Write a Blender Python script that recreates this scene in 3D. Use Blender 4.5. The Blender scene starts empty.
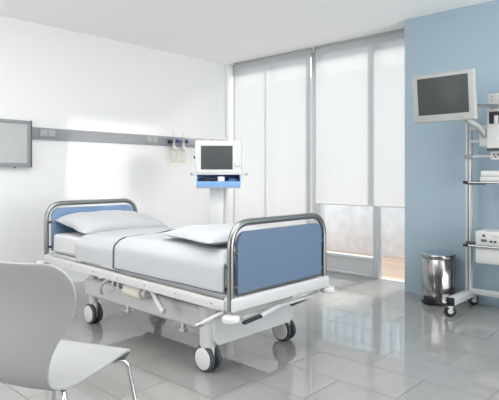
import bpy, bmesh, math, random
from mathutils import Vector, Matrix, noise
random.seed(4)
C = bpy.context.scene.collection
PI = math.pi

# ------------------------------------------------------------------ materials
def lin(c):
    return tuple(((v/255)/12.92 if v/255 <= .04045 else ((v/255+.055)/1.055)**2.4) for v in c)

def setin(n, names, v):
    for k in names:
        if k in n.inputs:
            n.inputs[k].default_value = v
            return

def mat(name, rgb, rough=.5, metal=0., spec=.5, bump=0., bscale=200., coat=0.):
    m = bpy.data.materials.new(name)
    m.use_nodes = True
    nt = m.node_tree
    b = nt.nodes['Principled BSDF']
    b.inputs['Base Color'].default_value = (*lin(rgb), 1)
    b.inputs['Roughness'].default_value = rough
    b.inputs['Metallic'].default_value = metal
    setin(b, ['Specular IOR Level', 'Specular'], spec)
    if coat:
        setin(b, ['Coat Weight', 'Clearcoat'], coat)
    # gentle tone variation of the stuff itself
    tc = nt.nodes.new('ShaderNodeTexCoord')
    nz = nt.nodes.new('ShaderNodeTexNoise')
    nz.inputs['Scale'].default_value = bscale
    nt.links.new(tc.outputs['Object'], nz.inputs['Vector'])
    if bump:
        bp = nt.nodes.new('ShaderNodeBump')
        bp.inputs['Strength'].default_value = bump
        bp.inputs['Distance'].default_value = .002
        nt.links.new(nz.outputs['Fac'], bp.inputs['Height'])
        nt.links.new(bp.outputs['Normal'], b.inputs['Normal'])
    else:
        mr = nt.nodes.new('ShaderNodeMapRange')
        mr.inputs['To Min'].default_value = max(0, rough-.03)
        mr.inputs['To Max'].default_value = min(1, rough+.03)
        nt.links.new(nz.outputs['Fac'], mr.inputs['Value'])
        nt.links.new(mr.outputs['Result'], b.inputs['Roughness'])
    return m

M = {}
M['wall'] = mat('white_paint', (239, 239, 239), .6, bump=.03, bscale=300)
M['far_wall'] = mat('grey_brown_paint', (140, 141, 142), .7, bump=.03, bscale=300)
M['ceiling'] = mat('ceiling_paint', (248, 248, 247), .9, spec=.1, bump=.03, bscale=300)
M['blue_wall'] = mat('blue_paint', (162, 182, 195), .7, spec=.3, bump=.03, bscale=300)
M['white_powder'] = mat('white_powder_coat', (202, 203, 203), .4)
M['white_plastic'] = mat('white_plastic', (212, 213, 212), .35)
M['pale_plastic'] = mat('pale_grey_plastic', (214, 215, 214), .4)
M['cream'] = mat('cream_plastic', (228, 225, 212), .4)
M['dark'] = mat('dark_rubber', (48, 50, 53), .5)
M['black'] = mat('black_plastic', (26, 27, 29), .4)
M['grey'] = mat('grey_plastic', (150, 153, 155), .4)
M['tread'] = mat('charcoal_tread', (66, 70, 74), .5)
M['chrome'] = mat('chrome', (215, 216, 218), .1, 1)
M['tube'] = mat('brushed_steel_tube', (150, 150, 148), .3, 1)
M['steel'] = mat('polished_steel', (158, 157, 155), .16, 1)
M['alu'] = mat('anodised_aluminium', (186, 188, 190), .35, 1)
M['alu_paint'] = mat('satin_aluminium_paint', (200, 202, 204), .35, .15)
M['rail_grey'] = mat('rail_grey', (150, 153, 156), .6, 0, .3)
M['screen_frame'] = mat('screen_frame', (170, 172, 170), .4)
M['panel_blue'] = mat('blue_bed_panel', (98, 118, 142), .4)
M['panel_blue_lit'] = mat('blue_bed_panel_lit', (122, 149, 184), .4)  # lit copy of the bed panel blue, brighter light put into the colour
M['tray_blue'] = mat('blue_tray', (112, 156, 204), .4)
M['bolt'] = mat('dark_bolt', (92, 95, 98), .4, .4)
M['mattress'] = mat('mattress_cover', (208, 208, 210), .8, bump=.15, bscale=400)
M['linen'] = mat('white_linen', (188, 190, 193), .9, spec=.15, bump=.2, bscale=500)
M['navy'] = mat('navy_piping', (72, 84, 112), .8)
M['chair'] = mat('chair_shell', (161, 163, 162), .4)
M['frame'] = mat('window_frame_grey', (205, 207, 209), .5)
M['frame_white'] = mat('window_frame_white', (240, 240, 240), .5)
M['facade'] = mat('pale_blue_render', (196, 206, 212), .8)
M['seal'] = mat('dark_seal', (168, 170, 171), .6)
M['diffuser'] = mat('opal_diffuser', (186, 188, 187), .25)
M['blue_knob'] = mat('blue_knob', (44, 60, 120), .4)
M['amber'] = mat('amber_fitting', (232, 220, 182), .4)
M['display'] = mat('blue_display', (70, 90, 170), .25)
M['lid'] = mat('brushed_lid', (176, 188, 204), .3, .9)
M['screen'] = mat('dark_glass_screen', (76, 80, 81), .25, spec=.1)

def mix_shader(name, build):
    m = bpy.data.materials.new(name); m.use_nodes = True
    nt = m.node_tree; nt.nodes.remove(nt.nodes['Principled BSDF'])
    out = nt.nodes['Material Output']
    nt.links.new(build(nt), out.inputs['Surface'])
    return m

def glass_build(tint, refl):
    def f(nt):
        t = nt.nodes.new('ShaderNodeBsdfTransparent'); t.inputs['Color'].default_value = (*tint, 1)
        g = nt.nodes.new('ShaderNodeBsdfGlossy'); g.inputs['Roughness'].default_value = .02
        fr = nt.nodes.new('ShaderNodeLayerWeight'); fr.inputs['Blend'].default_value = .5
        pw = nt.nodes.new('ShaderNodeMath'); pw.operation = 'POWER'; pw.inputs[1].default_value = 4.5
        nt.links.new(fr.outputs['Facing'], pw.inputs[0])
        mu = nt.nodes.new('ShaderNodeMath'); mu.operation = 'MULTIPLY_ADD'; mu.inputs[1].default_value = refl; mu.inputs[2].default_value = .04
        nt.links.new(pw.outputs[0], mu.inputs[0])
        x = nt.nodes.new('ShaderNodeMixShader')
        nt.links.new(mu.outputs[0], x.inputs[0]); nt.links.new(t.outputs[0], x.inputs[1]); nt.links.new(g.outputs[0], x.inputs[2])
        return x.outputs[0]
    return f
M['glass'] = mix_shader('window_glass', glass_build((.97, .98, .98), .6))
M['jar'] = mix_shader('clear_jar', glass_build((.97, .965, .94), .6))

def blind_build(nt):
    tc = nt.nodes.new('ShaderNodeTexCoord')
    nz = nt.nodes.new('ShaderNodeTexNoise'); nz.inputs['Scale'].default_value = 6
    mp = nt.nodes.new('ShaderNodeMapping'); mp.inputs['Scale'].default_value = (1, 3, .05)
    nt.links.new(tc.outputs['Object'], mp.inputs['Vector']); nt.links.new(mp.outputs[0], nz.inputs['Vector'])
    mr = nt.nodes.new('ShaderNodeMapRange'); mr.inputs['To Min'].default_value = .035; mr.inputs['To Max'].default_value = .06
    nt.links.new(nz.outputs['Fac'], mr.inputs['Value'])
    d = nt.nodes.new('ShaderNodeBsdfDiffuse'); d.inputs['Color'].default_value = (.93, .93, .93, 1)
    t = nt.nodes.new('ShaderNodeBsdfTranslucent'); t.inputs['Color'].default_value = (.28, .287, .297, 1)
    p = nt.nodes.new('ShaderNodeBsdfTransparent')
    a = nt.nodes.new('ShaderNodeMixShader'); a.inputs[0].default_value = .6
    nt.links.new(d.outputs[0], a.inputs[1]); nt.links.new(t.outputs[0], a.inputs[2])
    b = nt.nodes.new('ShaderNodeMixShader')
    nt.links.new(mr.outputs[0], b.inputs[0]); nt.links.new(a.outputs[0], b.inputs[1]); nt.links.new(p.outputs[0], b.inputs[2])
    return b.outputs[0]
M['blind'] = mix_shader('sheer_blind', blind_build)

def tile_material():
    m = bpy.data.materials.new('polished_floor_tiles'); m.use_nodes = True
    nt = m.node_tree; N = nt.nodes.new; L = nt.links.new
    b = nt.nodes['Principled BSDF']
    tc = N('ShaderNodeTexCoord')
    sep = N('ShaderNodeSeparateXYZ'); L(tc.outputs['Object'], sep.inputs[0])
    # world Y runs along the tiles, world X across the courses
    ax = N('ShaderNodeMath'); ax.operation = 'ADD'; ax.inputs[1].default_value = -1.675+7.3+.365
    L(sep.outputs['Y'], ax.inputs[0])
    ay = N('ShaderNodeMath'); ay.operation = 'ADD'; ay.inputs[1].default_value = -2.23+20*.337
    L(sep.outputs['X'], ay.inputs[0])
    cb = N('ShaderNodeCombineXYZ'); L(ax.outputs[0], cb.inputs['X']); L(ay.outputs[0], cb.inputs['Y'])
    br = N('ShaderNodeTexBrick')
    br.offset = .5; br.offset_frequency = 2; br.squash = 1
    br.inputs['Scale'].default_value = 1
    br.inputs['Brick Width'].default_value = .73
    br.inputs['Row Height'].default_value = .337
    br.inputs['Mortar Size'].default_value = .0030
    br.inputs['Mortar Smooth'].default_value = .1
    br.inputs['Color1'].default_value = (*lin((156, 156, 153)), 1)
    br.inputs['Color2'].default_value = (*lin((147, 147, 145)), 1)
    br.inputs['Mortar'].default_value = (*lin((92, 92, 90)), 1)
    L(cb.outputs[0], br.inputs['Vector'])
    nz = N('ShaderNodeTexNoise'); nz.inputs['Scale'].default_value = 2.5; nz.inputs['Detail'].default_value = 5
    L(tc.outputs['Object'], nz.inputs['Vector'])
    mx = N('ShaderNodeMixRGB'); mx.blend_type = 'MULTIPLY'; mx.inputs[0].default_value = .12
    L(br.outputs['Color'], mx.inputs[1]); L(nz.outputs['Fac'], mx.inputs[2])
    L(mx.outputs[0], b.inputs['Base Color'])
    rg = N('ShaderNodeMapRange'); rg.inputs['To Min'].default_value = .045; rg.inputs['To Max'].default_value = .5
    L(br.outputs['Fac'], rg.inputs['Value']); L(rg.outputs[0], b.inputs['Roughness'])
    b.inputs['IOR'].default_value = 1.6
    bp = N('ShaderNodeBump'); bp.inputs['Strength'].default_value = .25; bp.inputs['Distance'].default_value = .0015; bp.invert = True
    L(br.outputs['Fac'], bp.inputs['Height']); L(bp.outputs[0], b.inputs['Normal'])
    return m
M['tiles'] = tile_material()

def deck_material():
    m = bpy.data.materials.new('deck_boards'); m.use_nodes = True
    nt = m.node_tree; N = nt.nodes.new; L = nt.links.new
    b = nt.nodes['Principled BSDF']; b.inputs['Roughness'].default_value = .7
    tc = N('ShaderNodeTexCoord'); sep = N('ShaderNodeSeparateXYZ'); L(tc.outputs['Object'], sep.inputs[0])
    cb = N('ShaderNodeCombineXYZ'); L(sep.outputs['Y'], cb.inputs['X']); L(sep.outputs['X'], cb.inputs['Y'])
    br = N('ShaderNodeTexBrick'); br.offset = .37
    br.inputs['Scale'].default_value = 1; br.inputs['Brick Width'].default_value = 2.4; br.inputs['Row Height'].default_value = .12
    br.inputs['Mortar Size'].default_value = .004
    br.inputs['Color1'].default_value = (*lin((214, 184, 160)), 1); br.inputs['Color2'].default_value = (*lin((198, 166, 140)), 1)
    br.inputs['Mortar'].default_value = (*lin((110, 76, 54)), 1)
    L(cb.outputs[0], br.inputs['Vector']); L(br.outputs['Color'], b.inputs['Base Color'])
    return m
M['deck'] = deck_material()

def mottled_material():
    m = bpy.data.materials.new('mottled_render'); m.use_nodes = True
    nt = m.node_tree; N = nt.nodes.new; L = nt.links.new
    b = nt.nodes['Principled BSDF']; b.inputs['Roughness'].default_value = .8
    tc = N('ShaderNodeTexCoord'); nz = N('ShaderNodeTexNoise'); nz.inputs['Scale'].default_value = 7; nz.inputs['Detail'].default_value = 6
    L(tc.outputs['Object'], nz.inputs['Vector'])
    cr = N('ShaderNodeValToRGB'); cr.color_ramp.elements[0].position = .3; cr.color_ramp.elements[1].position = .7
    cr.color_ramp.elements[0].color = (*lin((206, 207, 211)), 1); cr.color_ramp.elements[1].color = (*lin((226, 226, 229)), 1)
    L(nz.outputs['Fac'], cr.inputs[0]); L(cr.outputs[0], b.inputs['Base Color'])
    return m
M['mottled'] = mottled_material()

# ------------------------------------------------------------------ mesh helpers
def sm(o, ang=40):
    for p in o.data.polygons: p.use_smooth = True
    try:
        o.data.set_sharp_from_angle(angle=math.radians(ang))
    except Exception:
        pass

def fillet(pts, r, n=6):
    """round the inner corners of a polyline"""
    P = [Vector(p) for p in pts]
    out = [P[0]]
    for i in range(1, len(P)-1):
        a, b, c = P[i-1], P[i], P[i+1]
        u, v = (a-b), (c-b)
        ra = min(r, u.length*.49, v.length*.49)
        p0, p1 = b+u.normalized()*ra, b+v.normalized()*ra
        for k in range(n+1):
            t = k/n
            out.append(p0*(1-t)**2 + b*2*t*(1-t) + p1*t*t)
    out.append(P[-1])
    return out

class MB:
    def __init__(s): s.bm = bmesh.new()
    def box(s, x0, x1, y0, y1, z0, z1, bev=0., seg=2, rot=None, piv=None):
        r = bmesh.ops.create_cube(s.bm, size=1)
        vs = r['verts']
        cx, cy, cz = (x0+x1)/2, (y0+y1)/2, (z0+z1)/2
        for v in vs:
            v.co = Vector((cx+v.co.x*(x1-x0), cy+v.co.y*(y1-y0), cz+v.co.z*(z1-z0)))
        if bev:
            es = list({e for v in vs for e in v.link_edges})
            rb = bmesh.ops.bevel(s.bm, geom=es, offset=bev, segments=seg, affect='EDGES', profile=.5)
            vs = list({v for f in rb['faces'] for v in f.verts} | {v for v in vs if v.is_valid})
        if rot is not None:
            p = Vector(piv if piv else (cx, cy, cz))
            for v in vs: v.co = p + rot @ (v.co-p)
        return s
    def bar(s, p0, p1, w, h, bev=0.):
        """a square bar from p0 to p1, w wide (level), h high"""
        p0, p1 = Vector(p0), Vector(p1)
        d = (p1-p0); L = d.length; d.normalize()
        side = d.cross(Vector((0, 0, 1)))
        if side.length < 1e-4: side = Vector((1, 0, 0))
        side.normalize(); up = side.cross(d)
        r = bmesh.ops.create_cube(s.bm, size=1); vs = r['verts']
        for v in vs: v.co = Vector((v.co.x*w, v.co.y*L, v.co.z*h))
        if bev:
            es = list({e for v in vs for e in v.link_edges})
            rb = bmesh.ops.bevel(s.bm, geom=es, offset=bev, segments=2, affect='EDGES', profile=.5)
            vs = list({v for f in rb['faces'] for v in f.verts} | {v for v in vs if v.is_valid})
        mid = (p0+p1)/2
        for v in vs: v.co = mid + side*v.co.x + d*v.co.y + up*v.co.z
        return s
    def tube(s, pts, r, seg=12, cap=True):
        P = [Vector(p) for p in pts]
        n = len(P)
        rr = r if isinstance(r, (list, tuple)) else [r]*n
        T = []
        for i in range(n):
            t = (P[min(i+1, n-1)]-P[max(i-1, 0)])
            T.append(t.normalized())
        up = Vector((0, 0, 1)) if abs(T[0].z) < .9 else Vector((1, 0, 0))
        nrm = (up - T[0]*up.dot(T[0])).normalized()
        rings = []
        for i in range(n):
            nrm = (nrm - T[i]*nrm.dot(T[i])).normalized()
            bn = T[i].cross(nrm)
            rings.append([s.bm.verts.new(P[i]+(nrm*math.cos(2*PI*k/seg)+bn*math.sin(2*PI*k/seg))*rr[i]) for k in range(seg)])
        for i in range(n-1):
            for k in range(seg):
                s.bm.faces.new((rings[i][k], rings[i][(k+1) % seg], rings[i+1][(k+1) % seg], rings[i+1][k]))
        if cap:
            s.bm.faces.new(rings[0][::-1]); s.bm.faces.new(rings[-1])
        return s
    def cyl(s, p0, p1, r, seg=24, bev=0.):
        p0, p1 = Vector(p0), Vector(p1)
        if bev:
            d = (p1-p0).normalized()
            return s.tube([p0, p0+d*bev, p1-d*bev, p1], [r-bev, r, r, r-bev], seg)
        return s.tube([p0, p1], r, seg)
    def lathe(s, prof, cx=0, cy=0, seg=40):
        rings = []
        for (r, z) in prof:
            if r < 1e-6: rings.append([s.bm.verts.new((cx, cy, z))])
            else: rings.append([s.bm.verts.new((cx+r*math.cos(2*PI*k/seg), cy+r*math.sin(2*PI*k/seg), z)) for k in range(seg)])
        for a, b in zip(rings, rings[1:]):
            for k in range(seg):
                f = [a[k % len(a)], a[(k+1) % len(a)], b[(k+1) % len(b)], b[k % len(b)]]
                f = list(dict.fromkeys(f))
                if len(f) > 2: s.bm.faces.new(f)
        return s
    def prism(s, outline, fn, t0, t1):
        """outline in 2-D, fn(a, b, t) gives the point, from t0 to t1"""
        A = [s.bm.verts.new(fn(a, b, t0)) for a, b in outline]
        B = [s.bm.verts.new(fn(a, b, t1)) for a, b in outline]
        n = len(outline)
        s.bm.faces.new(A[::-1]); s.bm.faces.new(B)
        for k in range(n): s.bm.faces.new((A[k], A[(k+1) % n], B[(k+1) % n], B[k]))
        return s
    def build(s, name, material, parent=None, ang=40, loc=None):
        bmesh.ops.recalc_face_normals(s.bm, faces=s.bm.faces[:])
        me = bpy.data.meshes.new(name); s.bm.to_mesh(me); s.bm.free()
        me.materials.append(M[material])
        o = bpy.data.objects.new(name, me); C.objects.link(o)
        if parent is not None: o.parent = parent
        if loc is not None: o.location = loc
        sm(o, ang)
        return o

def rrect(x0, x1, y0, y1, r, n=6, corners=(1, 1, 1, 1)):
    out = []
    for (cx, cy, a0, on) in ((x1-r, y1-r, 0, corners[0]), (x0+r, y1-r, 90, corners[1]), (x0+r, y0+r, 180, corners[2]), (x1-r, y0+r, 270, corners[3])):
        if on:
            for k in range(n+1):
                a = math.radians(a0+90*k/n); out.append((cx+r*math.cos(a), cy+r*math.sin(a)))
        else:
            a = math.radians(a0+45); out.append((cx+r*(1 if math.cos(a) > 0 else -1), cy+r*(1 if math.sin(a) > 0 else -1)))
    return out

def tag(o, label, cat, group=None, kind=None):
    o['label'] = label; o['category'] = cat
    if group: o['group'] = group
    if kind: o['kind'] = kind
    return o
def thing(name, label, cat, loc=(0, 0, 0), rotz=0., group=None):
    o = bpy.data.objects.new(name, None); C.objects.link(o)
    o.empty_display_size = .1
    o.location = loc; o.rotation_euler = (0, 0, rotz)
    return tag(o, label, cat, group)
def struct(o, label=None):
    o['kind'] = 'structure'
    if label: o['label'] = label
    return o

# ------------------------------------------------------------------ setting
XW, YW, H = 5.385, 5.355, 2.80          # window wall, head wall, ceiling
XB, YB = 4.99, 2.455                    # blue wall and its free edge
struct(MB().box(-3.4, 5.385, -3.2, YW+.15, -.12, 0).build('floor', 'tiles'), 'polished pale grey floor tiles laid in running bond')
struct(MB().box(-3.4, 5.6, -3.2, YW+.15, H, H+.12).build('ceiling', 'ceiling'), 'smooth white ceiling')
struct(MB().box(-3.4, 5.6, YW, YW+.15, 0, H).build('wall_left', 'wall'), 'white wall behind the head of the bed')
struct(MB().box(XB, 5.6, -3.2, YB, 0, H).build('wall_right', 'blue_wall'), 'pale blue wall behind the equipment trolley')
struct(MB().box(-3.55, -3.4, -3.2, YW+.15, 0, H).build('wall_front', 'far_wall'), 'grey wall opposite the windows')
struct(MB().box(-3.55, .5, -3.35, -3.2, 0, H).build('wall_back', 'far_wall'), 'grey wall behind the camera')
struct(MB().box(5.25, XW, YW-.035, YW, 0, H, .004).build('trim_1', 'frame_white'), 'white corner casing beside the window')
# window wall: lintel, frames and panes
def frame_part(name, boxes, m='frame', parent=None):
    b = MB()
    for q in boxes: b.box(*q, .004)
    return b.build(name, m, parent)
struct(MB().box(XW, XW+.16, YB, YW, H-.035, H).build('trim_2', 'wall'), 'white head above the windows')
X0, X1 = XW+.005, XW+.085
w1 = frame_part('window_1', [(X0, X1, 3.87, 3.93, 0, H-.035), (X0, X1, YW-.06, YW-.003, 0, H-.035), (X0, X1, 3.93, YW-.06, 0, .10), (X0, X1, 3.93, YW-.06, H-.065, H-.035), (X0+.01, X1-.01, 4.61, 4.63, .10, H-.06)])
struct(w1, 'tall window behind the left blind')
MB().box(XW+.04, XW+.05, 3.925, YW-.055, .095, H-.06).build('pane', 'glass', w1)
w2 = frame_part('window_2', [(X0, X1, 3.80, 3.868, 0, H-.035), (X0, X1, 3.02, 3.05, 0, H-.035), (X0, X1, 3.05, 3.80, .195, .235), (X0, X1, 3.05, 3.80, H-.065, H-.035), (X0, X1, 3.05, 3.80, 0, .03)])
struct(w2, 'fixed window over a grey kick panel behind the right blind')
MB().box(XW+.04, XW+.05, 3.045, 3.805, .23, H-.06).build('pane', 'glass', w2)
MB().box(XW+.02, XW+.06, 3.045, 3.805, .028, .197).build('kick_panel', 'frame', w2)
d1 = frame_part('door_1', [(X0, X1, 2.975, 3.018, 0, H-.035), (X0, X1, YB, 2.975, H-.065, H-.035), (X0, X1, YB, YB+.05, 0, H-.035), (X0, X1, YB+.05, 2.975, -.004, .004)])
struct(d1, 'glazed balcony door beside the blue wall')
MB().box(XW+.04, XW+.05, YB+.045, 2.98, .002, H-.06).build('pane', 'glass', d1)
# balcony
struct(MB().box(XW, 7.05, .2, 9.0, -.14, -.01).build('balcony_floor', 'deck'), 'warm brown timber deck outside the door')
pp = MB()
for k in range(10): pp.box(7.0, 7.08, .2+k*.93+.006, .2+(k+1)*.93-.006, -.01, .98, .004)
struct(pp.build('balcony_wall', 'mottled'), 'mottled pale grey balcony parapet')

nb = MB(); nb.box(11.0, 11.6, -4, 16, -3, 3.76)
for k in range(80): nb.box(10.93, 11.0, -4+k*.25, -4+k*.25+.09, -3, 3.76)
struct(nb.build('neighbour_facade', 'facade'), 'pale blue facade with upright battens beyond the balcony')

# roller blinds
XBL = 5.29
def blind(y0, y1, zb, label):
    t = thing('roller_blind', label, 'blind', (XBL, (y0+y1)/2, H), 0, 'white sheer roller blinds')
    w = (y1-y0)/2
    ny, nz_ = 24, 40
    bm = bmesh.new()
    rows = [[bm.verts.new((.004*math.sin(j*1.1)*.3, -w+2*w*j/ny, -.03+(zb-H+.03)*i/nz_)) for j in range(ny+1)] for i in range(nz_+1)]
    for i in range(nz_):
        for j in range(ny): bm.faces.new((rows[i][j], rows[i][j+1], rows[i+1][j+1], rows[i+1][j]))
    me = bpy.data.meshes.new('fabric'); bm.to_mesh(me); bm.free(); me.materials.append(M['blind'])
    o = bpy.data.objects.new('fabric', me); C.objects.link(o); o.parent = t; sm(o, 60)
    MB().cyl((.0, -w, zb-H), (.0, w, zb-H), .006, 10).build('hem_bar', 'white_plastic', t)
    MB().box(-.016, .016, -w-.012, w+.012, -.028, -.001, .004).build('head_rail', 'seal', t)
    for s in (-1, 1):
        MB().box(-.014, .014, s*(w+.014)-.006, s*(w+.014)+.006, -.05, -.001, .002).build('bracket', 'grey', t)
    return t
blind(3.865, 5.205, .12, 'white sheer blind reaching almost to the floor, left of the two')
b2 = blind(2.30, 3.785, .845, 'white sheer blind stopping above the parapet, beside the blue wall')

# ------------------------------------------------------------------ hospital bed
BX, BY = 2.5025, 3.16
bed = thing('hospital_bed', 'white hospital bed on castors with blue end boards and steel tube hoops', 'bed', (BX, BY, 0))
HW = .4525                      # half width at tube centres
FY, HY = 2.05-BY, 4.27-BY       # foot and head ends
def end_frame(y, ztop, zbot, name):
    b = MB()
    b.tube(fillet([(-HW, y, zbot), (-HW, y, ztop), (HW, y, ztop), (HW, y, zbot)], .15, 10), .02, 16)
    return b.build(name, 'tube', bed)
ff = end_frame(FY, .927, .44, 'footboard_hoop')
hf = end_frame(HY, .955, .46, 'headboard_hoop')
def end_panel(y, z0, z1, name, m='panel_blue'):
    b = MB()
    b.prism(rrect(-.405, .412, z0, z1, .07, 8, (1, 1, 0, 0)), lambda a, c, t: (a, t, c), y-.011, y+.011)
    p = b.build(name, m, bed)
    for s in (-1, 1):
        for z in (z0+.035, z1-.12):
            MB().cyl((s*.40, y, z), (s*.44, y, z), .011, 12).build('clamp', 'bolt', p)
    return p
fp = end_panel(FY, .530, .876, 'footboard_panel')
MB().box(-.405, .412, FY-.012, FY+.012, .516, .530, .003).build('edge_strip', 'bolt', fp)
end_panel(HY, .55, .915, 'headboard_panel', 'panel_blue_lit')['label'] = 'blue headboard panel with brighter light put into its colour'
# foot and head beams with corner rollers
MB().box(-.465, .475, FY-.035, FY+.045, .432, .508, .012, 3).build('end_beam', 'white_powder', bed)
MB().box(-.465, .475, HY-.03, HY+.04, .46, .53, .012, 3).build('end_beam', 'white_powder', bed)
for (sx, y, z) in ((-1, FY-.02, .40), (1, FY-.02, .415), (-1, HY+.03, .45), (1, HY+.03, .45)):
    r = MB().lathe([(0, z-.02), (.042, z-.02), (.05, z-.012), (.05, z+.008), (.042, z+.016), (0, z+.016)], sx*.47, y, 28).build('bumper_roller', 'pale_plastic', bed)
    MB().cyl((sx*.47, y, z-.026), (sx*.47, y, z-.018), .014, 14).build('bolt', 'grey', r)
# side rails (slightly higher at the head)
for s in (-1, 1):
    r = MB().bar((s*.462, FY+.03, .462), (s*.462, HY+.02, .495), .03, .058, .008).build('side_rail', 'white_powder', bed)
    b = MB()
    b.bar((s*.4785, FY+.06, .440), (s*.4785, HY, .473), .006, .012)
    b.build('accessory_rail', 'alu_paint', r)
    for k in range(7):
        f = .06+k*.145
        y = FY+(HY-FY)*f; z = .4625+.033*f
        MB().cyl((s*.474, y, z), (s*.480, y, z), .006, 10).build('bolt', 'grey', r)
# mattress platform
MB().bar((0, FY+.05, .487), (0, HY-.04, .512), .84, .05, .01).build('mattress_platform', 'white_powder', bed)
# base
for s in (-1, 1):
    MB().box(s*.29-.035, s*.29+.035, -.82, .72, .215, .365, .03, 4).build('base_beam', 'white_powder', bed)
b = MB()
b.prism(rrect(-.36, .40, .165, .362, .05, 6), lambda a, c, t: (a, t, c), -.885, -.825)
b.build('base_cross_panel', 'white_powder', bed)
b = MB()
b.prism(rrect(-.27, .31, .22, .34, .05, 6), lambda a, c, t: (a, t, c), .60, .66)
b.build('base_cross_panel', 'white_powder', bed)
for y in (-.45, .35):
    MB().box(-.16, .16, y-.10, y+.10, .28, .475, .02, 3).build('lift_column', 'white_powder', bed)
# castors
def castor(x, y, leg_z, lr):
    c = MB()
    c.tube([(x, y, .13), (x, y, .17), (x, y, leg_z)], [lr*.8, lr*.95, lr], 24)
    o = c.build('castor_leg', 'white_powder', bed)
    f = MB()
    f.box(x-.014, x+.014, y-.05, y+.05, .05, .165, .012, 3)
    f.cyl((x-.05, y, .08), (x+.05, y, .08), .012, 12)
    f.build('fork', 'white_plastic', o)
    for s in (-1, 1):
        xc = x+s*.028
        w = MB()
        w.tube([(xc-.017, y, .08), (xc-.017, y, .08), (xc-.010, y, .08), (xc+.010, y, .08), (xc+.017, y, .08)], [.060, .068, .08, .08, .068], 36)
        w.build('tyre', 'tread', o)
        d = MB()
        d.tube([(xc+s*.016, y, .08), (xc+s*.020, y, .08), (xc+s*.0225, y, .08), (xc+s*.023, y, .08)], [.066, .066, .062, .02], 36)
        d.build('wheel_disc', 'white_plastic', o)
for (x, y, z, r) in ((2.155-BX, 2.35-BY, .40, .054), (2.93-BX, 2.38-BY, .36, .045), (2.215-BX, 3.79-BY, .40, .036), (2.86-BX, 3.79-BY, .40, .036)):
    castor(x, y, z, r)
# pedals at the foot end
def pedal(x0, x1, y, z):
    p = MB().bar((x1+.02, y, z+.012), (x1+.22, y+.03, z+.03), .022, .022, .006).build('pedal_arm', 'white_powder', bed)
    MB().bar((x0, y, z), (x1+.02, y, z+.012), .028, .017, .006).build('pedal_pad', 'black', p)
pedal(2.09-BX, 2.22-BX, 1.99-BY, .372)
pedal(2.66-BX, 2.79-BX, 2.10-BY, .352)
MB().tube([(2.14-BX, 2.05-BY, .378), (2.5-BX, 2.07-BY, .380), (2.86-BX, 2.08-BY, .38)], .012, 12).build('cross_tube', 'white_powder', bed)
MB().box(2.40-BX, 2.66-BX, 2.08-BY, 2.20-BY, .405, .43, .006).build('latch_plate', 'grey', bed)
# levers, motor and brackets under the near side rail
mo = MB().cyl((2.12-BX, 2.96-BY, .385), (2.12-BX, 3.16-BY, .392), .052, 28, .008).build('motor', 'cream', bed)
MB().cyl((2.12-BX, 2.92-BY, .385), (2.12-BX, 2.965-BY, .385), .03, 20).build('motor_cap', 'pale_plastic', mo)
MB().tube(fillet([(2.06-BX, 2.80-BY, .445), (2.055-BX, 2.775-BY, .43), (2.05-BX, 2.67-BY, .33), (2.05-BX, 2.65-BY, .325)], .02), .018, 14).build('release_lever', 'white_powder', bed)
MB().tube(fillet([(2.12-BX, 3.32-BY, .44), (2.08-BX, 3.36-BY, .43), (2.07-BX, 3.45-BY, .37), (2.10-BX, 3.48-BY, .30)], .06), .012, 12).build('bent_bar', 'white_powder', bed)
lv = MB().tube([(2.05-BX, 2.10-BY, .425), (2.02-BX, 2.16-BY, .385), (1.985-BX, 2.21-BY, .352)], .014, 14).build('brake_lever', 'white_powder', bed)
MB().cyl((1.988-BX, 2.205-BY, .355), (1.965-BX, 2.245-BY, .335), .017, 16, .003).build('grip', 'alu', lv)
for (x, y, z) in ((2.08, 3.28, .40), (2.085, 3.22, .41), (2.185, 3.25, .215), (2.185, 2.62, .205)):
    k = MB(); k.box(x-.012-BX, x+.012-BX, y-.012-BY, y+.012-BY, z-.025, z+.035, .004); k.box(x-.022-BX, x+.012-BX, y-.03-BY, y+.03-BY, z-.025, z-.012, .004)
    k.build('hook_bracket', 'alu_paint', bed)
b = MB(); b.box(2.03-BX, 2.07-BX, 4.12-BY, 4.24-BY, .405, .43, .006); b.cyl((2.0-BX, 4.19-BY, .42), (2.05-BX, 4.19-BY, .42), .014, 14)
b.build('corner_bracket', 'alu_paint', bed)
MB().tube([(2.14-BX, 2.75-BY, .455), (2.13-BX, 2.55-BY, .43), (2.12-BX, 2.35-BY, .445), (2.12-BX, 2.25-BY, .43)], .009, 10).build('cable', 'black', bed)

# mattress
mt = thing('mattress', 'thick white mattress on the hospital bed', 'mattress', (BX, 3.165, .535))
MB().box(-.42, .42, -1.04, 1.06, .005, .165, .03, 4).build('mattress_body', 'mattress', mt)
b = MB(); b.tube(fillet([(-.421, -1.03, .03), (-.421, 1.061, .03), (.421, 1.061, .03)], .04, 4), .004, 8)
b.build('seam', 'linen', mt)

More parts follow.
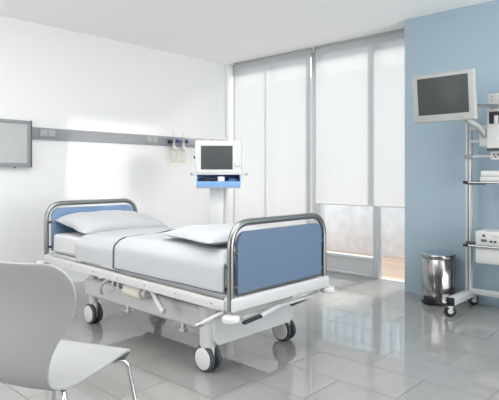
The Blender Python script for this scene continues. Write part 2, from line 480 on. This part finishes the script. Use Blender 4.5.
# bed linen -------------------------------------------------------------
def fold(x, y, s=1.):
    return noise.noise(Vector((x*s, y*s, .3)))
ZT = .722
def bedspread(name, y0, y1, lift, parent, mname, drop_l, foot=False, seed=0.):
    """cloth draped over the mattress from y0 (foot) to y1 (head) in bed coordinates"""
    nx, ny = 64, 60
    bm = bmesh.new(); rows = []
    halfw = .452+lift*.3
    prof = []
    R = .095
    for k in range(nx+1):
        u = k/nx*2-1
        s_ = u*(halfw + (ZT-drop_l) - .4292*R*0)  # arc length from the middle
        a = abs(s_); sg = 1 if s_ >= 0 else -1
        flat = halfw-R
        if a < flat: x, dz = a, 0
        elif a < flat+R*PI/2:
            th = (a-flat)/R; x, dz = flat+R*math.sin(th), -R*(1-math.cos(th))
        else:
            x, dz = halfw, -R-(a-flat-R*PI/2)
        prof.append((sg*x, dz))
    for j in range(ny+1):
        v = j/ny; y = y0+(y1-y0)*v
        row = []
        for (x, dz) in prof:
            on_top = max(0., 1+dz/.05)
            z = ZT+lift+dz
            w = .012*fold(x*2.2+seed, y*3.1, 1)+.007*fold(x*6+y*3+seed, y*5-x*2, 1)
            crown = .022*(1-(x/halfw)**2)
            z += on_top*(w+crown)
            xx = x
            if on_top <= 0:
                xx = x+(1 if x > 0 else -1)*(.008*fold(y*5+seed, z*2, 1)+.006)
            # the hem thickens softly at both ends
            e = min(v, 1-v)
            if e < .03: z -= on_top*.012*(1-e/.03)
            yy = y
            if foot and v < .05:
                z -= on_top*.09*(1-v/.05)**1.5
            zmin = .527+.015*(y+1.1)/2.2
            row.append(bm.verts.new((xx, yy, max(z, zmin))))
        rows.append(row)
    for j in range(ny):
        for k in range(nx): bm.faces.new((rows[j][k], rows[j][k+1], rows[j+1][k+1], rows[j+1][k]))
    bmesh.ops.recalc_face_normals(bm, faces=bm.faces[:])
    edge_hi = [r.co.copy() for r in rows[-1]]
    edge_l = [r[0].co.copy() for r in rows]
    me = bpy.data.meshes.new(name); bm.to_mesh(me); bm.free(); me.materials.append(M[mname])
    o = bpy.data.objects.new(name, me); C.objects.link(o); o.parent = parent
    so = o.modifiers.new('thick', 'SOLIDIFY'); so.thickness = .012; so.offset = -1
    sm(o, 80)
    return o, edge_hi, edge_l
dv = thing('duvet', 'white duvet with navy piped edge spread over the foot of the bed', 'duvet', (BX, BY, 0))
cov, hi, left = bedspread('duvet_cover', 2.095-BY, 3.20-BY, .03, dv, 'linen', .53, True, 1.7)
off = [p+Vector((0, .004, .004)) for p in hi]
off = [p+Vector((-.004 if i < 12 else 0, 0, 0)) for i, p in enumerate(off)]
b = MB(); b.tube(off, .0048, 8); b.tube([p+Vector((-.006, 0, .006)) for p in left], .003, 8)
b.build('piping', 'navy', cov)
sh = thing('bed_sheet', 'plain white sheet between the duvet and the head pillow', 'sheet', (BX, BY, 0))
bedspread('sheet_cloth', 3.19-BY, 3.76-BY, .008, sh, 'linen', .54, False, 6.1)

def pillow(name, label, loc, rot, w, l, t, corner=.18, seed=0., seam=True):
    o = thing(name, label, 'pillow', loc, 0)
    o.rotation_euler = rot
    n = 36; bm = bmesh.new()
    grid = {}
    for sgn in (1, -1):
        for i in range(n+1):
            for j in range(n+1):
                a, c = i/n*2-1, j/n*2-1
                edge = i in (0, n) or j in (0, n)
                if edge and sgn == -1:
                    grid[(sgn, i, j)] = grid[(1, i, j)]; continue
                px = w/2*a*(1-.06*(1-a*a)*0-.05*(1-abs(c))**2*abs(a))
                py = l/2*c*(1-.05*(1-abs(a))**2*abs(c))
                h = ((1-a**4)*(1-c**4))**.55
                z = sgn*t/2*h*(1.0 if sgn > 0 else .55)
                z += h*.012*fold(px*6+seed, py*6, 1)+ h*.006*fold(px*15+seed, py*12, 1)
                grid[(sgn, i, j)] = bm.verts.new((px, py, z))
    for sgn in (1, -1):
        for i in range(n):
            for j in range(n):
                f = [grid[(sgn, i, j)], grid[(sgn, i+1, j)], grid[(sgn, i+1, j+1)], grid[(sgn, i, j+1)]]
                bm.faces.new(f if sgn > 0 else f[::-1])
    border = [grid[(1, i, 0)].co.copy() for i in range(n)]+[grid[(1, n, j)].co.copy() for j in range(n)]+[grid[(1, n-i, n)].co.copy() for i in range(n)]+[grid[(1, 0, n-j)].co.copy() for j in range(n+1)]
    me = bpy.data.meshes.new('pillow_body'); bm.to_mesh(me); bm.free(); me.materials.append(M['linen'])
    b = bpy.data.objects.new('pillow_body', me); C.objects.link(b); b.parent = o; sm(b, 80)
    MB().tube(border, .0035, 6, False).build('seam', 'linen', o)
    return o
pillow('pillow', 'plump white pillow leaning at the blue headboard', (2.51, 3.98, .776), (math.radians(8), 0, math.radians(-2)), .80, .54, .17, seed=2.)
pillow('pillow', 'flat white pillow lying on the duvet beside the footboard', (2.38, 2.44, .806), (0, 0, math.radians(-11)), .60, .60, .12, seed=7.)

# ------------------------------------------------------------------ bedside monitor stand
TH = math.radians(-43.6)
SX, SY = 3.5, 3.67
st = thing('monitor_stand', 'white column stand with blue tray beyond the bed', 'stand', (SX, SY, 0), TH)
MB().box(-.085, .055, -.02, .09, .09, 1.09, .012, 3).build('column', 'white_plastic', st)
MB().box(.056, .085, .0, .085, .09, 1.09, .006).build('cable_channel', 'white_powder', st)
bs = MB().box(-.24, .24, -.12, .24, .07, .11, .02, 3).build('base', 'white_plastic', st)
for (x, y) in ((-.2, -.09), (.2, -.09), (-.2, .2), (.2, .2)):
    w = MB(); w.cyl((x-.02, y, .036), (x+.02, y, .036), .036, 20, .004); w.cyl((x, y, .04), (x, y, .075), .012, 10)
    w.build('castor', 'tread', bs)
# tray: floor, sloping front and sides
b = MB()
b.box(-.205, .212, -.19, .12, 1.087, 1.097, .002)
b.box(-.205, .212, -.196, -.186, 1.087, 1.140, .002)
b.box(-.205, -.197, -.19, .12, 1.09, 1.205, .002)
b.box(.204, .212, -.19, .12, 1.09, 1.205, .002)
b.box(-.205, .212, .11, .12, 1.09, 1.205, .002)
tr = b.build('tray', 'tray_blue', st)
MB().box(-.205, .205, -.20, -.14, 1.075, 1.087, .003).build('tray_lip', 'grey', tr)
tb = MB().box(-.20, .21, -.13, .13, 1.205, 1.214, .003).build('monitor_plate', 'pale_plastic', st)
hr = MB().cyl((-.245, -.155, 1.208), (.265, -.155, 1.208), .007, 12).build('hand_rail', 'alu_paint', st)
for s in (-.25, .27):
    MB().cyl((s-.012, -.155, 1.208), (s+.006, -.155, 1.208), .011, 12).build('end_cap', 'grey', hr)
# things in the tray
wb = tag(MB().box(-.005, .06, -.15, -.06, 1.098, 1.185, .008).build('sensor_box', 'white_plastic', None), 'small white box lying in the blue tray under the monitor', 'box')
wb.location = (SX, SY, 0); wb.rotation_euler.z = TH
b = MB()
pts = []
for k in range(70):
    a = k*.55
    pts.append((-.105+.075*math.cos(a)+.012*math.sin(k*1.7), -.10+.055*math.sin(a), 1.108+.0009*k+.008*math.sin(k*.9)))
b.tube(pts, .0055, 8)
cb = tag(b.build('sensor_cable', 'dark'), 'coiled dark cable lying in the blue tray under the monitor', 'cable')
cb.location = (SX, SY, 0); cb.rotation_euler.z = TH
b = MB(); pts = [(.116+.038*math.cos(k*.6)+.0008*k, -.10+.04*math.sin(k*.6), 1.105+.0016*k) for k in range(38)]
b.tube(pts, .005, 8)
cb2 = tag(b.build('sensor_cable', 'tray_blue'), 'coiled blue cable at the right end of the blue tray', 'cable')
cb2.location = (SX, SY, 0); cb2.rotation_euler.z = TH
# patient monitor on top
pm = thing('patient_monitor', 'white patient monitor with dark screen standing on the column stand', 'monitor', (SX, SY, 1.215), TH)
b = MB(); b.box(-.222, .225, -.105, .03, 0, .318, .018, 4); b.box(-.17, .17, .02, .11, .03, .28, .03, 3)
b.build('housing', 'white_plastic', pm)
MB().box(-.172, .145, -.108, -.104, .032, .272, .003).build('bezel', 'pale_plastic', pm)
MB().box(-.166, .138, -.1115, -.107, .038, .266, .002).build('screen', 'screen', pm)
b = MB()
for k in range(6): b.box(.165, .205, -.110, -.104, .135+k*.024, .152+k*.024, .003)
b.build('button_strip', 'pale_plastic', pm)
MB().tube([(.185, -.104, .085), (.185, -.116, .085), (.185, -.124, .085)], [.022, .021, .017], 20).build('dial', 'pale_plastic', pm)
MB().cyl((-.218, -.06, .155), (-.236, -.06, .155), .013, 14).build('port', 'black', pm)
MB().tube(fillet([(-.10, .02, .318), (-.10, .02, .345), (.10, .02, .345), (.10, .02, .318)], .02, 5), .008, 10).build('carry_handle', 'white_plastic', pm)

# ------------------------------------------------------------------ head wall fittings
lb = thing('light_box', 'grey framed light box mounted on the white wall at the left edge', 'light box', (1.97, YW, 1.52))
hw_, hh = .40, .237
b = MB()
for q in ((-hw_, hw_, -.075, -.001, hh-.032, hh), (-hw_, hw_, -.075, -.001, -hh, -hh+.04), (-hw_, -hw_+.03, -.075, -.001, -hh+.04, hh-.032), (hw_-.03, hw_, -.075, -.001, -hh+.04, hh-.032)):
    b.box(*q, .003)
b.build('frame', 'rail_grey', lb)
MB().box(-hw_+.028, hw_-.028, -.062, -.002, -hh+.038, hh-.03).build('diffuser', 'diffuser', lb)
MB().box(hw_, hw_+.012, -.08, -.001, -hh-.004, hh+.004, .002).build('end_cap', 'bolt', lb)
MB().cyl((.25, -.05, -hh-.012), (.25, -.05, -hh), .01, 12).build('knob', 'bolt', lb)

rl = thing('supply_rail', 'long grey supply rail along the white wall above the bed', 'rail', (3.81, YW, 1.6375))
x0, x1 = 2.384-3.81, 5.245-3.81
MB().box(x0, x1, -.03, -.0005, -.0625, .0625, .004).build('rail_body', 'rail_grey', rl)
b = MB()
for z in (-.035, .03): b.box(x0, x1, -.033, -.03, z-.004, z+.004, .001)
b.build('groove_trim', 'rail_grey', rl)
def socket(x0, x1, n, label):
    xc = (x0+x1)/2; w = (x1-x0)/2
    t = thing('wall_socket', label, 'socket', (xc, YW-.0335, 1.645), 0, 'socket outlets on the supply rail')
    MB().box(-w, w, -.014, -.0005, -.045, .045, .004).build('face_plate', 'grey', t)
    for k in range(n):
        c = -w+(k+.5)*2*w/n
        i = MB()
        i.box(c-.036, c+.036, -.020, -.0135, -.034, .034, .006)
        o = i.build('outlet', 'screen_frame', t)
        h = MB()
        h.cyl((c-.011, -.0215, 0), (c-.011, -.0195, 0), .005, 10); h.cyl((c+.011, -.0215, 0), (c+.011, -.0195, 0), .005, 10)
        h.build('pin_holes', 'grey', o)
socket(2.475, 2.66, 2, 'double white wall socket on the grey rail next to the light box')
socket(3.825, 4.01, 2, 'double white wall socket on the grey rail left of the flowmeters')

def flowmeter(x, label, left):
    t = thing('oxygen_flowmeter', label, 'flowmeter', (x, YW-.0300, 1.64), 0, 'flowmeters on the supply rail')
    MB().cyl((0, -.0005, 0), (0, -.07, 0), .02, 18, .003).build('valve_body', 'alu', t)
    MB().tube([(.018, -.06, .004), (.045, -.06, .004), (.068, -.06, .004)], [.016, .026, .024], 18).build('valve_knob', 'blue_knob', t)
    if left:
        MB().tube([(-.018, -.06, -.004), (-.05, -.06, -.012), (-.085, -.06, -.016)], [.017, .028, .02], 18).build('connector', 'black', t)
    MB().lathe([(0, -.115), (.022, -.115), (.03, -.108), (.03, -.085), (.018, -.07), (.012, -.02), (0, -.02)], 0, -.06, 20).build('jar_cap', 'pale_plastic', t)
    j = MB().lathe([(.026, -.108), (.034, -.12), (.036, -.14), (.036, -.265), (.030, -.275), (0, -.275)], 0, -.06, 24).build('jar', 'jar', t)
    b = MB()
    b.lathe([(.0365, -.128), (.0375, -.126), (.0375, -.120), (.0355, -.118)], 0, -.06, 24); b.lathe([(.030, -.277), (.0375, -.272), (.0375, -.262), (.0365, -.260)], 0, -.06, 24)
    for a in (0, PI): b.tube([(.037*math.cos(a), -.06, -.12), (.037*math.cos(a), -.06, -.27)], .0025, 6)
    b.build('jar_band', 'amber', j)
    MB().cyl((-.0, -.06, .015), (-.0, -.06, .115), .013, 14, .003).build('flow_tube', 'jar', t)
flowmeter(4.228, 'oxygen flowmeter with black connector and clear jar, nearer the bedhead', True)
flowmeter(4.39, 'oxygen flowmeter with clear jar, beside the patient monitor', False)

# ------------------------------------------------------------------ pedal bin
bn = thing('pedal_bin', 'round polished steel pedal bin standing against the blue wall', 'bin', (4.79, 2.015, 0))
MB().lathe([(.138, .02), (.150, .024), (.150, .415), (.146, .42), (0, .42)], 0, 0, 48).build('body', 'steel', bn)
MB().lathe([(0, .001), (.153, .001), (.155, .006), (.155, .022), (.150, .028), (0, .028)], 0, 0, 48).build('base_ring', 'black', bn)
ld = MB().lathe([(0, .420), (.152, .422), (.154, .428), (.154, .452), (.149, .460)], 0, 0, 48).build('lid_band', 'steel', bn)
MB().lathe([(.1495, .4595), (.138, .469), (.09, .478), (.04, .482), (0, .483)], 0, 0, 48).build('lid_top', 'lid', ld)
b = MB(); a = math.radians(172)
ca, sa = math.cos(a), math.sin(a)
R_ = Matrix.Rotation(a, 3, 'Z')
b.box(.152, .205, -.048, .048, .020, .034, .004, 2, R_, (0, 0, 0))
b.build('pedal', 'black', bn)
b = MB(); b.box(.1485, .155, -.065, .065, .028, .075, .002, 2, R_, (0, 0, 0)); b.build('pedal_guard', 'dark', bn)
MB().box(.147, .17, -.03, .03, .37, .44, .006).build('hinge', 'black', bn)

# ------------------------------------------------------------------ equipment trolley (runs out of the picture on the right)
TX, TY = 4.80, 1.735
tl = thing('equipment_trolley', 'tall aluminium equipment trolley on castors at the right edge', 'trolley', (TX, TY, 0))
WT = -.72          # the far post
def post(y):
    b = MB()
    b.box(-.025, .025, y-.025, y+.025, .10, 1.70, .003)
    o = b.build('post', 'alu_paint', tl)
    g = MB(); g.box(-.0262, -.0245, y-.005, y+.005, .16, 1.69); g.box(-.005, .005, y+.0245, y+.0262, .16, 1.69)
    g.build('slot', 'bolt', o)
    MB().box(-.027, .027, y-.027, y+.027, 1.70, 1.712, .003).build('cap', 'black', o)
post(0); post(WT)
for y in (0, WT):
    o = MB().box(-.425, .13, y-.032, y+.032, .092, .160, .006).build('foot_beam', 'alu_paint', tl)
    MB().box(-.437, -.424, y-.034, y+.034, .090, .162, .003).build('end_cap', 'black', o)
    for x in (-.440, .10):
        ax = Vector((.80, .60, 0)) if x < 0 else Vector((.55, .83, 0))
        pc_ = Vector((x, y, .05))
        w = MB()
        w.tube([pc_-ax*.016, pc_-ax*.012, pc_+ax*.012, pc_+ax*.016], [.044, .05, .05, .044], 28)
        c = w.build('castor', 'black', o)
        w = MB(); w.cyl(pc_-ax*.019, pc_+ax*.019, .022, 20)
        for s_ in (-1, 1): w.bar(pc_+ax*s_*.021+Vector((0, 0, -.012)), pc_+ax*s_*.021+Vector((0, 0, .042)), .004, .034)
        w.cyl(pc_+Vector((0, 0, .032)), pc_+Vector((0, 0, .0425)), .028, 16)
        w.build('fork', 'pale_plastic', c)
MB().box(-.02, .02, WT+.024, -.024, .128, .178, .004).build('cross_bar', 'alu_paint', tl)
MB().box(-.02, .02, WT+.024, -.024, 1.60, 1.64, .004).build('cross_bar', 'alu_paint', tl)
def shelf(z, name):
    o = MB().box(-.27, .08, WT+.03, -.145, z-.016, z, .004).build(name, 'pale_plastic', tl)
    b = MB()
    for y in (-.140, WT+.030): b.box(-.29, .0, y-.006, y+.006, z-.022, z+.008, .002)
    b.build('side_bracket', 'bolt', o)
    MB().box(-.03, -.0255, -.15, .02, z-.03, z-.002, .001).build('clamp_plate', 'bolt', o)
    r = MB().cyl((-.295, -.10, z-.006), (-.295, WT, z-.006), .010, 12).build('front_bar', 'alu', o)
    MB().cyl((-.295, -.10, z-.006), (-.295, -.055, z-.006), .0125, 12, .002).build('end_cap', 'black', r)
shelf(1.143, 'shelf')
shelf(.605, 'shelf')
# drawer under the lower shelf
dr = MB().box(-.265, .07, WT+.06, -.155, .452, .587, .006).build('drawer', 'pale_plastic', tl)
MB().box(-.272, -.264, WT+.05, -.150, .462, .577, .004).build('drawer_front', 'white_plastic', dr)
# accessory bar with socket strip
ab = MB().box(-.04, -.026, WT, .03, 1.352, 1.378, .004).build('accessory_bar', 'alu_paint', tl)
MB().box(-.05, .03, -.03, .03, 1.345, 1.385, .004).build('clamp', 'grey', ab)
ss = MB().box(-.16, -.04, -.42, -.235, 1.33, 1.40, .006).build('socket_strip', 'white_plastic', tl)
b = MB()
for (y, z) in ((-.262, 1.375), (-.275, 1.355), (-.295, 1.375), (-.31, 1.36), (-.325, 1.375), (-.34, 1.35), (-.36, 1.37)):
    b.box(-.164, -.158, y-.007, y+.007, z-.006, z+.006, .001)
b.build('socket_holes', 'black', ss)
# screen arm
ar = MB()
ar.tube(fillet([(-.61, -.19, 1.67), (-.57, -.195, 1.632), (-.36, -.21, 1.60), (-.20, -.22, 1.50)], .12, 8), .023, 18)
ar.build('screen_arm', 'screen_frame', tl)
MB().cyl((-.20, -.22, 1.44), (-.20, -.22, 1.56), .06, 26, .01).build('arm_pivot', 'pale_plastic', tl)
MB().box(-.20, -.02, -.24, -.20, 1.485, 1.515, .01).build('arm_bracket', 'pale_plastic', tl)
MB().box(-.045, -.024, WT+.02, -.02, 1.487, 1.513, .004).build('cross_bar', 'alu_paint', tl)
MB().bar((-.60, -.10, 1.765), (-.30, -.34, 1.765), .018, .028, .004).build('support_bar', 'bolt', tl)
MB().box(-.62, -.585, -.19, -.03, 1.70, 1.82, .004).build('mount_plate', 'grey', tl)

# things on the trolley
wm = thing('display_screen', 'pale framed flat screen held high on the trolley arm before the blue wall', 'screen', (4.135, 1.69, 1.83))
wm.rotation_euler = (0, math.radians(-7), 0)
b = MB(); b.box(-.028, .018, -.248, .262, -.197, .197, .012, 3); b.box(.015, .045, -.16, .16, -.13, .13, .012, 3)
b.build('housing', 'screen_frame', wm)
MB().box(-.0315, -.027, -.200, .212, -.135, .165, .002).build('screen', 'screen', wm)
b = MB()
for y in (-.12, -.145, .17): b.box(-.0305, -.027, y-.008, y+.008, -.172, -.162, .001)
b.build('buttons', 'grey', wm)

ip = thing('infusion_module', 'tall grey module with dark recess on the trolley beside the screen', 'module', (4.64, 1.34, 1.42))
b = MB(); b.box(-.13, .11, -.15, .15, 0, .455, .01, 3); b.build('housing', 'pale_plastic', ip)
MB().box(-.134, -.128, .02, .128, .205, .305, .004).build('recess', 'dark', ip)
MB().box(-.150, -.130, .055, .085, .20, .27, .004).build('lever', 'white_plastic', ip)
b = MB()
for k in range(4): b.cyl((-.131, .105, .33+k*.034), (-.128, .105, .33+k*.034), .006, 10); b.cyl((-.131, .05, .33+k*.034), (-.128, .05, .33+k*.034), .006, 10)
b.build('holes', 'grey', ip)
MB().box(-.134, -.1, .06, .145, -.018, .0, .003).build('foot', 'dark', ip)
MB().box(.10, .15, -.12, .12, .10, .30, .004).build('mount', 'grey', ip)

rc = thing('recorder_unit', 'white two tier recorder box on the upper trolley shelf', 'medical device', (4.68, 1.345, 1.1435))
MB().box(-.15, .15, -.22, .205, .0005, .044, .006).build('lower_case', 'white_plastic', rc)
MB().box(-.145, .15, -.22, .20, .046, .092, .006).build('upper_case', 'white_plastic', rc)
cu = thing('control_unit', 'white control unit with dark knobs on the lower trolley shelf', 'medical device', (4.69, 1.35, .6055))
MB().box(-.165, .15, -.25, .235, .0005, .122, .006).build('case', 'white_plastic', cu)
b = MB()
for (y, z, s_) in ((.165, .085, .010), (.107, .04, .009), (.074, .04, .009)): b.cyl((-.176, y, z), (-.164, y, z), s_, 14)
b.build('knobs', 'black', cu)
MB().box(-.169, -.164, .142, .188, .034, .054, .002).build('switch', 'bolt', cu)
dpl = MB().box(-.169, -.164, -.05, .085, .075, .105, .002).build('display_bezel', 'pale_plastic', cu)
MB().box(-.171, -.168, -.03, .03, .08, .10, .001).build('display', 'display', dpl)

# ------------------------------------------------------------------ shell chair
FA = math.atan2(.41, .912)
def cam2w(lat, d): return (d*.7325+lat*.6807, d*.6807-lat*.7325)
cx, cy = cam2w(-.838, 1.90)
fx, fy = cam2w(.35, .937)
ch = thing('shell_chair', 'white one-piece shell chair on chrome legs in the foreground', 'chair', (cx, cy, 0), math.atan2(fy, fx))
# profile: forward, height, half width, cup depth
PR = [(.390, .414, .184, 0), (.402, .424, .193, 0), (.406, .440, .199, 0), (.394, .455, .205, 0), (.355, .461, .211, 0), (.28, .453, .214, .004), (.20, .440, .210, .008), (.12, .425, .198, .012),
      (.055, .415, .180, .012), (.010, .420, .164, .010), (-.018, .440, .150, .008), (-.031, .47, .142, .008), (-.034, .52, .145, .010), (-.032, .575, .158, .014),
      (-.028, .64, .200, .020), (-.026, .70, .234, .026), (-.028, .755, .247, .028), (-.034, .805, .248, .027), (-.040, .845, .226, .024), (-.045, .872, .192, .020), (-.047, .886, .150, .016)]
bm = bmesh.new(); rows = []
NW = 16
for i, (f, z, w, cup) in enumerate(PR):
    a = PR[max(i-1, 0)]; c = PR[min(i+1, len(PR)-1)]
    t = Vector((c[0]-a[0], 0, c[1]-a[1])).normalized()
    nrm = Vector((t.z, 0, -t.x))            # up for the seat, forward for the back
    if i < 4: nrm = Vector((0, 0, 1))
    rows.append([bm.verts.new(Vector((f, -w*(2*k/NW-1), z)) + nrm*cup*((2*k/NW-1)**2)) for k in range(NW+1)])
for i in range(len(rows)-1):
    for k in range(NW): bm.faces.new((rows[i][k], rows[i][k+1], rows[i+1][k+1], rows[i+1][k]))
bmesh.ops.recalc_face_normals(bm, faces=bm.faces[:])
me = bpy.data.meshes.new('shell'); bm.to_mesh(me); bm.free(); me.materials.append(M['chair'])
shl = bpy.data.objects.new('shell', me); C.objects.link(shl); shl.parent = ch
so = shl.modifiers.new('thick', 'SOLIDIFY'); so.thickness = .012; so.offset = 0
be = shl.modifiers.new('round', 'BEVEL'); be.width = .003; be.segments = 2; be.limit_method = 'ANGLE'
su = shl.modifiers.new('soft', 'SUBSURF'); su.levels = 1; su.render_levels = 2
sm(shl, 180)
MB().cyl((.20, 0, .394), (.20, 0, .409), .09, 28, .004).build('mounting_plate', 'grey', ch)
for (sx, sy) in ((1, 1), (1, -1), (-1, 1), (-1, -1)):
    fx_ = .20+sx*.192; ft = .20+sx*.245
    lg = MB().tube(fillet([(.20+sx*.05, sy*.03, .403), (fx_, sy*.19, .415), (ft, sy*.25, .006)], .035, 10), .0095, 14).build('leg', 'chrome', ch)
    MB().cyl((ft, sy*.25, .0005), (ft, sy*.25, .018), .0125, 14, .002).build('foot_cap', 'black', lg)

# ------------------------------------------------------------------ light
w = bpy.data.worlds.new('sky'); bpy.context.scene.world = w; w.use_nodes = True
nt = w.node_tree; bg = nt.nodes['Background']
tc = nt.nodes.new('ShaderNodeTexCoord'); sp = nt.nodes.new('ShaderNodeSeparateXYZ')
cr = nt.nodes.new('ShaderNodeValToRGB')
cr.color_ramp.elements[0].position = .0; cr.color_ramp.elements[0].color = (.90, .90, .89, 1)
cr.color_ramp.elements[1].position = .6; cr.color_ramp.elements[1].color = (.78, .89, 1., 1)
e = cr.color_ramp.elements.new(.12); e.color = (.96, .98, 1., 1)
nt.links.new(tc.outputs['Generated'], sp.inputs[0]); nt.links.new(sp.outputs['Z'], cr.inputs[0]); nt.links.new(cr.outputs[0], bg.inputs['Color'])
bg.inputs['Strength'].default_value = 1.2

def sun(name, d, strength, ang, col):
    L = bpy.data.lights.new(name, 'SUN'); L.energy = strength; L.angle = math.radians(ang); L.color = col
    o = bpy.data.objects.new(name, L); C.objects.link(o)
    o.rotation_euler = Vector(d).to_track_quat('-Z', 'Y').to_euler()
    o.location = (9, 0, 6)
sun('sun', (-.78, .03, -.50), 4.6, 12.0, (1., .93, .84))
def area(name, loc, d, sx, sy, power, spread, col=(1, 1, 1)):
    L = bpy.data.lights.new(name, 'AREA'); L.shape = 'RECTANGLE'; L.size = sx; L.size_y = sy; L.energy = power; L.color = col
    L.spread = math.radians(spread)
    o = bpy.data.objects.new(name, L); C.objects.link(o); o.location = loc
    o.rotation_euler = Vector(d).to_track_quat('-Z', 'Y').to_euler()
    return o
dd = Vector((.225, .97, -.062)).normalized()
pc = Vector((3.47, YW, 1.27))
area('studio_beam_lamp', pc-dd*8.2, dd, 1.26, 1.12, .66, .6, (1., .99, .97))

area('overhead_fill_light', (1.0, 2.2, 2.77), (0, 0, -1), 3.0, 3.0, 37, 180, (1., .99, .98))  # added unseen fill from above for floor and bed, not a ceiling fitting
area('front_fill_light', (-2.9, 3.4, 1.5), (1, -.1, .10), 2.4, 2.0, 40, 180)  # added fill out of view, brightens the near side of the bed
area('upward_fill_light', (2.7, -2.6, 1.2), (.05, .5, 1), 3.2, 2.0, 72, 180)  # added fill behind the camera, lifts the ceiling and head wall
# ------------------------------------------------------------------ camera
cd = bpy.data.cameras.new('camera'); cam = bpy.data.objects.new('camera', cd); C.objects.link(cam)
cam.location = (0, 0, 1.2)
yaw = math.atan2(.6807, .7325)
cam.rotation_euler = (PI/2, 0, yaw-PI/2)
cd.sensor_width = 36; cd.lens = 517/499*36
cd.shift_y = -25/499
cd.clip_start = .05
sc = bpy.context.scene
sc.camera = cam
sc.view_settings.view_transform = 'Standard'
sc.view_settings.look = 'None'
sc.view_settings.gamma = 1
sc.view_settings.exposure = 1.18
sc.cycles.max_bounces = 14; sc.cycles.diffuse_bounces = 7; sc.cycles.glossy_bounces = 5; sc.cycles.transparent_max_bounces = 16
sc.cycles.caustics_reflective = False; sc.cycles.caustics_refractive = False
